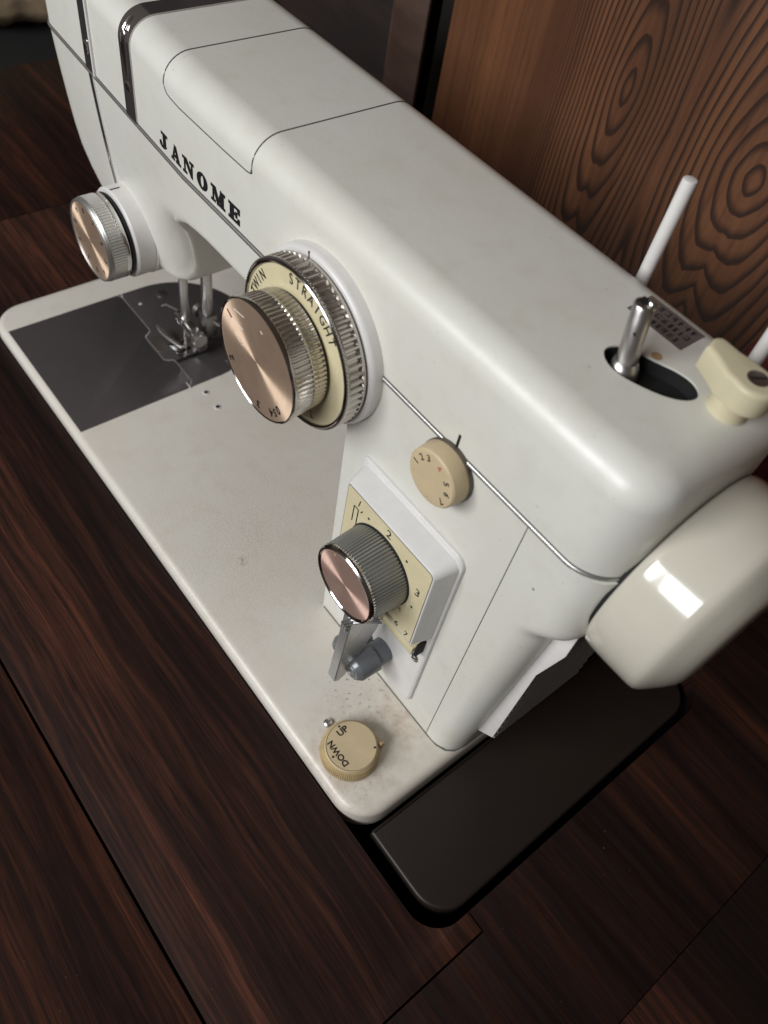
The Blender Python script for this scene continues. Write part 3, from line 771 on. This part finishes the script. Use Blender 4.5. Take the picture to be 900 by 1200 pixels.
# stitch panel
bm = B(); frontprism(bm, rrect(28.55, 34.25, .95, 12.62, (.5, .5, .55, .3)), 5.11, 4.93, .09, 3)
sp = obj('stitch_panel', bm, 'panel_silver', sm)
bm = B(); frontprism(bm, inset2(rrect(28.55, 34.25, .95, 12.62, (.5, .5, .55, .3)), .12), 4.95, 4.922, .01, 1); obj('panel_field', bm, 'white', sp)
# raised box, tapering towards its face
ls = []
bs = rrect(28.72, 34.15, 6.85, 12.35, (.25, .3, .4, .3)); fs = rrect(28.92, 33.92, 7.0, 12.1, (.12, .2, .3, .2))
ls.append([(x, 4.94, z) for x, z in bs]); ls.append([(x, 4.86, z) for x, z in inset2(bs, .02)])
ls.append([(x, 4.1, z) for x, z in fs]); ls.append([(x, 4.05, z) for x, z in inset2(fs, .04)])
bm = B(); loops(bm, ls); rbx = obj('raised_box', bm, 'panel_silver', sp)
fi = inset2(fs, .1)
bm = B(); frontprism(bm, fi, 4.06, 4.043, 0); obj('plate_outline', bm, 'ink_soft', rbx)
bm = B(); frontprism(bm, inset2(fs, .125), 4.06, 4.036, 0); obj('scale_plate', bm, 'plate_cream', rbx)
def ptext(s_, x, z, size, mat='ink', rot=0, y=4.034, bold=.004):
    t = textbm(s_, size, .003, bold); place(t, (x, z, -y), rot); rot_xz(t); obj('numeral', t, mat, rbx)
ptext('2', 31.45, 11.65, .58); ptext('3', 33.4, 10.35, .58); ptext('4', 32.85, 8.4, .5, 'ink_brown')
ptext('5', 32.3, 7.42, .44); ptext('6', 32.92, 7.4, .44); ptext('7', 33.5, 7.4, .44)
for x_, z_ in ((30.34, 11.33), (32.54, 11.34), (33.35, 9.3)):
    bm = B(); lathe(bm, [(.06, 0), (.06, .006)], 12); place(bm, (x_, z_, -4.037)); rot_xz(bm); obj('dot', bm, 'ink', rbx)
# buttonhole symbol
bm = B()
for a_, b_ in (((29.5, 10.3), (29.5, 11.2)), ((29.75, 10.3), (29.75, 11.2)), ((29.5, 11.2), (29.75, 11.2)), ((29.72, 11.4), (29.78, 11.75)), ((29.9, 11.2), (29.98, 11.35))):
    tube(bm, [(a_[0], 4.034, a_[1]), (b_[0], 4.034, b_[1])], .025, 6)
obj('buttonhole_symbol', bm, 'ink', rbx)
# slider under the box
bm = B(); box(bm, 31.2, 33.8, 4.42, 4.93, 5.6, 6.15, .06); sl = obj('slider_bar', bm, 'plate_cream', sp)
bm = B(); box(bm, 33.86, 34.0, 4.5, 4.92, 5.7, 6.6, .02); obj('slider_slot', bm, 'gap', sp)
bm = B(); lathe(bm, [(.22, 0), (.22, .03), (.15, .07)], 24); place(bm, (33.75, 4.75, -4.93), 0, .9, 1.4); rot_xz(bm); s = obj('screw', bm, 'chrome', sp)
bm = B(); box(bm, -.2, .2, -.03, .03, 0, .006); place(bm, (33.75, 4.75, -4.858), 40); rot_xz(bm); obj('slot', bm, 'gap', s)
# stitch knob
bm = B(); lathe(bm, [(1.74, 0), (1.74, .05), (1.7, .06)], 64)
sk = dialpart('stitch_knob', (31.35, 4.04, 9.6), sm, bm, 'black')
bm = B(); knurl2(bm, [(1.68, .05), (1.7, .08), (1.68, .6), (1.63, 1.42), (1.6, 1.46)], 76, .075, (4,)); dialpart_child('ribbed_body', sk, bm, 'ridged_grey')
bm = B(); knurl2(bm, [(1.58, 1.42), (1.64, 1.46), (1.64, 1.56)], 76, .03, (0,)); dialpart_child('notched_ring', sk, bm, 'chrome')
bm = B(); lathe(bm, [(1.6, 1.5), (1.64, 1.56), (1.63, 1.64), (1.57, 1.7), (1.5, 1.69), (1.46, 1.64), (1.3, 1.63)], 96); dialpart_child('knob_rim', sk, bm, 'darkchrome')
bm = B(); lathe(bm, [(1.47, 1.6), (1.47, 1.64), (.8, 1.645), (.03, 1.645)], 96); dialpart_child('copper_face', sk, bm, 'copper_pink')
dialpart_child('dot', sk, place(lathe(B(), [(.06, 0), (.06, .006)], 12), (-.75, 1.05, 1.645)), 'ink_brown')
# reverse lever and its two buttons
bm = B()
lv = [(2.62, 7.5), (2.38, 2.15), (2.62, 2.0), (3.0, 2.25), (4.3, 5.2), (4.7, 7.2), (4.7, 7.6)]
ls = [[(x_, y_, z_) for y_, z_ in (lv if o_ == 0 else lv)] for x_, o_ in ((31.4, 0), (31.92, 0))]
loops(bm, ls); bmesh.ops.bevel(bm, geom=bm.edges[:], offset=.05, segments=2, affect='EDGES')
lev = obj('reverse_lever', bm, 'greymetal', sm)
for q in range(3):
    bm = B(); tube(bm, [(31.56+.11*q, 2.48, 6.6), (31.58+.12*q, 2.45, 7.1), (31.75+.15*q, 2.6, 7.5), (32.1+.15*q, 3.0, 7.75), (32.5+.12*q, 3.4, 7.8)], .05, 8); obj('lever_fold', bm, 'greymetal', lev)
def button(name, cx, cz, y0, y1, r):
    L = y0-y1
    bm = B(); lathe(bm, [(r*.86, 0), (r*.86, L*.42)], 36); o = dialpart(name, (cx, y0, cz), sm, bm, 'greyplastic')
    dialpart_child('button_cap', o, lathe(B(), [(r*.9, L*.36), (r*1.02, L*.38), (r, L*.45), (r*.97, L-.26), (r*.93, L-.2), (r*.72, L-.03), (r*.68, L), (r*.2, L+.01)], 40), 'greycap')
    dialpart_child('button_ring', o, ringbm(r*.38, r*.46, L, L+.025, 32), 'dullsteel'); return o
button('lever_button', 32.1, 2.85, 4.92, 3.05, .68)
button('lever_button', 30.85, 2.45, 4.92, 3.3, .58)

# ---- handwheel
bm = B(); lathe(bm, [(1.6, -.02), (3.3, 0), (3.52, .03), (3.6, .12), (3.63, .4), (3.64, 1.1), (3.63, 1.9), (3.6, 2.08), (3.5, 2.22), (3.3, 2.38), (2.9, 2.66), (2.6, 2.84), (2.35, 2.93), (1.8, 2.97), (.4, 2.98)], 128)
for v in bm.verts: v.co = Vector((38.58+v.co.z, 8.95+v.co.x, 15.2+v.co.y))
hw = obj('handwheel', bm, 'ivory', sm, 45)
bm = B(); lathe(bm, [(3.3, 0), (3.3, .2)], 64)
for v in bm.verts: v.co = Vector((38.44+v.co.z, 8.95+v.co.x, 15.2+v.co.y))
obj('wheel_hub', bm, 'gap', hw)

# ---- needle area
nb = obj('needle_bar', cyl(B(), (8.86, 8.5, 2.3), (8.86, 8.5, 9.5), .26, 24, .05), 'steel', sm)
bm = B(); box(bm, 8.15, 9.05, 8.15, 8.7, 2.2, 2.75, .06); box(bm, 9.12, 10.25, 8.15, 8.7, 2.15, 2.68, .06); box(bm, 8.9, 9.3, 8.25, 8.6, 2.25, 2.6)
cl = obj('needle_clamp', bm, 'chrome', sm)
bm = B(); knurl2(bm, [(.4, 0), (.46, .05), (.46, .35), (.4, .4)], 22, .05, (0, 3))
for v in bm.verts: v.co = Vector((10.25+v.co.z, 8.45+v.co.x, 2.3+v.co.y))
obj('clamp_screw', bm, 'dullsteel', cl)
bm = B(); tube(bm, [(8.86, 8.4, 2.2), (8.86, 8.4, 1.0), (8.86, 8.4, .15)], [.07, .06, .012], 10); obj('needle', bm, 'chrome', cl)
pb = obj('presser_bar', cyl(B(), (8.95, 9.9, 1.9), (8.95, 9.9, 9.5), .33, 24, .05), 'steel', sm)
bm = B(); box(bm, 8.5, 9.4, 9.5, 10.3, 1.0, 2.6, .12); sh = obj('foot_shank', bm, 'dullsteel', sm)
bm = B(); lathe(bm, [(.15, 0), (.2, .25), (.42, .28), (.44, .6), (.36, .68)], 24)
for v in bm.verts: v.co = Vector((8.5-v.co.z, 9.9+v.co.x, 2.1+v.co.y))
obj('foot_screw', bm, 'steel', sh)
bm = B()
sec = [(9.9, .75), (9.4, .45), (9.0, .28), (8.5, .22), (8.0, .24), (7.75, .34), (7.6, .5)]
for x0, x1 in ((8.35, 8.75), (9.0, 9.4)):
    loops(bm, [[(x0, y, z), (x1, y, z), (x1, y, z+.09), (x0, y, z+.09)] for y, z in sec])
box(bm, 8.35, 9.4, 8.7, 9.6, .3, .5, .05)
obj('presser_foot', bm, 'dullsteel', sh)
bm = B(); tube(bm, [(8.6, 8.3, .34), (8.1, 8.15, .36), (7.5, 7.95, .46), (7.0, 7.75, .66), (6.75, 7.68, .9)], [.1, .13, .13, .12, .06], 10, 1.3); obj('foot_toe', bm, 'chrome', sh)
bm = B(); box(bm, 8.75, 9.75, 8.75, 9.4, .5, 1.5, .12); box(bm, 9.0, 9.5, 8.6, 9.0, 1.3, 1.9, .08); obj('foot_hinge', bm, 'chrome', sh)
bm = B(); prism(bm, [(6.75, 7.02), (8.0, 7.02), (8.2, 7.3), (8.2, 7.75), (6.9, 7.75), (6.65, 7.3)], .05, .062, .004, 0, 1); obj('plate_light_patch', bm, 'steel', npl)  # brighter steel piece added to give the needle plate its light patch
bm = B(); lathe(bm, [(.7, 0), (.72, .1), (.72, .35), (.6, .42)], 28, (10.6, 11.0, .05)); obj('guide_post', bm, 'dullsteel', sm)
bm = B(); tube(bm, [(9.6, 10.6, 2.9), (10.1, 10.2, 2.6), (10.5, 9.7, 2.9), (10.3, 9.5, 3.2)], .1, 8); obj('thread_guide', bm, 'steel', sm)
bm = B(); tube(bm, [(8.3, 8.35, 2.9), (7.4, 8.1, 2.75), (7.2, 7.9, 2.6)], .07, 8); obj('needle_guide', bm, 'steel', sm)
bm = B(); tube(bm, [(9.4, 6.4, 8.6), (9.5, 6.3, 8.0), (9.7, 6.3, 7.75)], [.15, .12, .06], 8); obj('thread_cutter', bm, 'steel', sm)

# ---- top of the pillar: winder, stop, pins, plaque
def tilt(bm):
    for v in bm.verts: v.co.x -= .24*(v.co.z-20.6); v.co.y += .15*(v.co.z-20.6)
    return bm
bm = B(); lathe(bm, [(.42, 0), (.42, .3), (.38, .42), (.31, .5), (.3, 2.0), (.27, 2.06), (.2, 2.08)], 32, (34.54, 8.34, 20.1))
bw = obj('bobbin_spindle', tilt(bm), 'steel', sm)
bm = B(); lathe(bm, [(.14, 0), (.15, .1), (.11, .2), (.04, .24)], 16, (34.72, 8.42, 22.12)); obj('spindle_tip', tilt(bm), 'chrome', bw)
bm = B(); box(bm, 34.36, 34.6, 8.16, 8.52, 22.0, 22.22, .02); obj('spindle_slot', tilt(bm), 'gap', bw)
bm = B(); lathe(bm, [(.045, 0), (.045, .03)], 10)
for v in bm.verts: v.co = Vector((34.68+v.co.x, 8.075-v.co.z, 21.5+v.co.y))
obj('spindle_hole', tilt(bm), 'gap', bw)
bm = B(); lathe(bm, [(.6, 0), (.56, .08), (.54, .75)], 32, (37.25, 9.5, 20.48)); ws = obj('winder_stop', bm, 'pale', sm)
out = arc(37.5, 9.42, .66, -115, 60, 14)+[(37.1, 10.0), (36.6, 9.95), (36.25, 9.98)]+arc(36.12, 9.72, .27, 80, 190, 6)+[(35.95, 9.3), (36.4, 9.1), (36.9, 8.85)]
bm = B(); prism(bm, out, 21.05, 21.85, .16, .06, 5); obj('stop_cam', bm, 'pale', ws)
bm = B(); lathe(bm, [(.3, 0), (.3, .02), (.26, .03)], 28, (37.5, 9.42, 21.845)); s = obj('screw', bm, 'dullsteel', ws)
bm = B(); box(bm, -.24, .24, -.035, .035, 0, .006); place(bm, (37.5, 9.42, 21.876), 55); obj('slot', bm, 'gap', s)
bm = B(); lathe(bm, [(.17, 0), (.12, .006)], 20, (34.85, 9.35, 20.502)); obj('rust_stain', bm, 'rust', uc)
# plaque with rows of print
bm = B(); prism(bm, [(32.98, 10.18), (35.06, 10.18), (35.06, 11.36), (32.98, 11.36)], 20.5, 20.512); pq = obj('plaque', bm, 'plaque', sm)
bm = B(); rnd = random.Random(3)
for row, yy in enumerate((11.12, 10.76, 10.4)):
    xx = 33.1
    while xx < 34.8:
        wv = rnd.uniform(.1, .2)
        for q in range(4):
            if rnd.random() < .5: box(bm, xx, xx+wv, yy-.1+q*.06, yy-.1+q*.06+.03, 20.5125, 20.515+.0004*q)
            else:
                o_ = rnd.uniform(0, wv-.04); box(bm, xx+o_, xx+o_+.035, yy-.11, yy+.11, 20.5125, 20.517+.0004*q)
        xx += wv+rnd.uniform(.05, .09)
pt = obj('printed_rows', bm, 'ink', pq, 0); pt['kind'] = 'stuff'
# spool pins behind the arm
for px, zt in ((31.5, 22.95), (36.1, 23.3)):
    bm = B(); cyl(bm, (px, 13.4, 14.6), (px, 13.4, zt), .235, 24, .06); obj('spool_pin', bm, 'white', sm)
obj('pin_bracket', box(B(), 30.6, 37.0, 12.25, 14.0, 14.2, 14.6, .08), 'cream', sm)
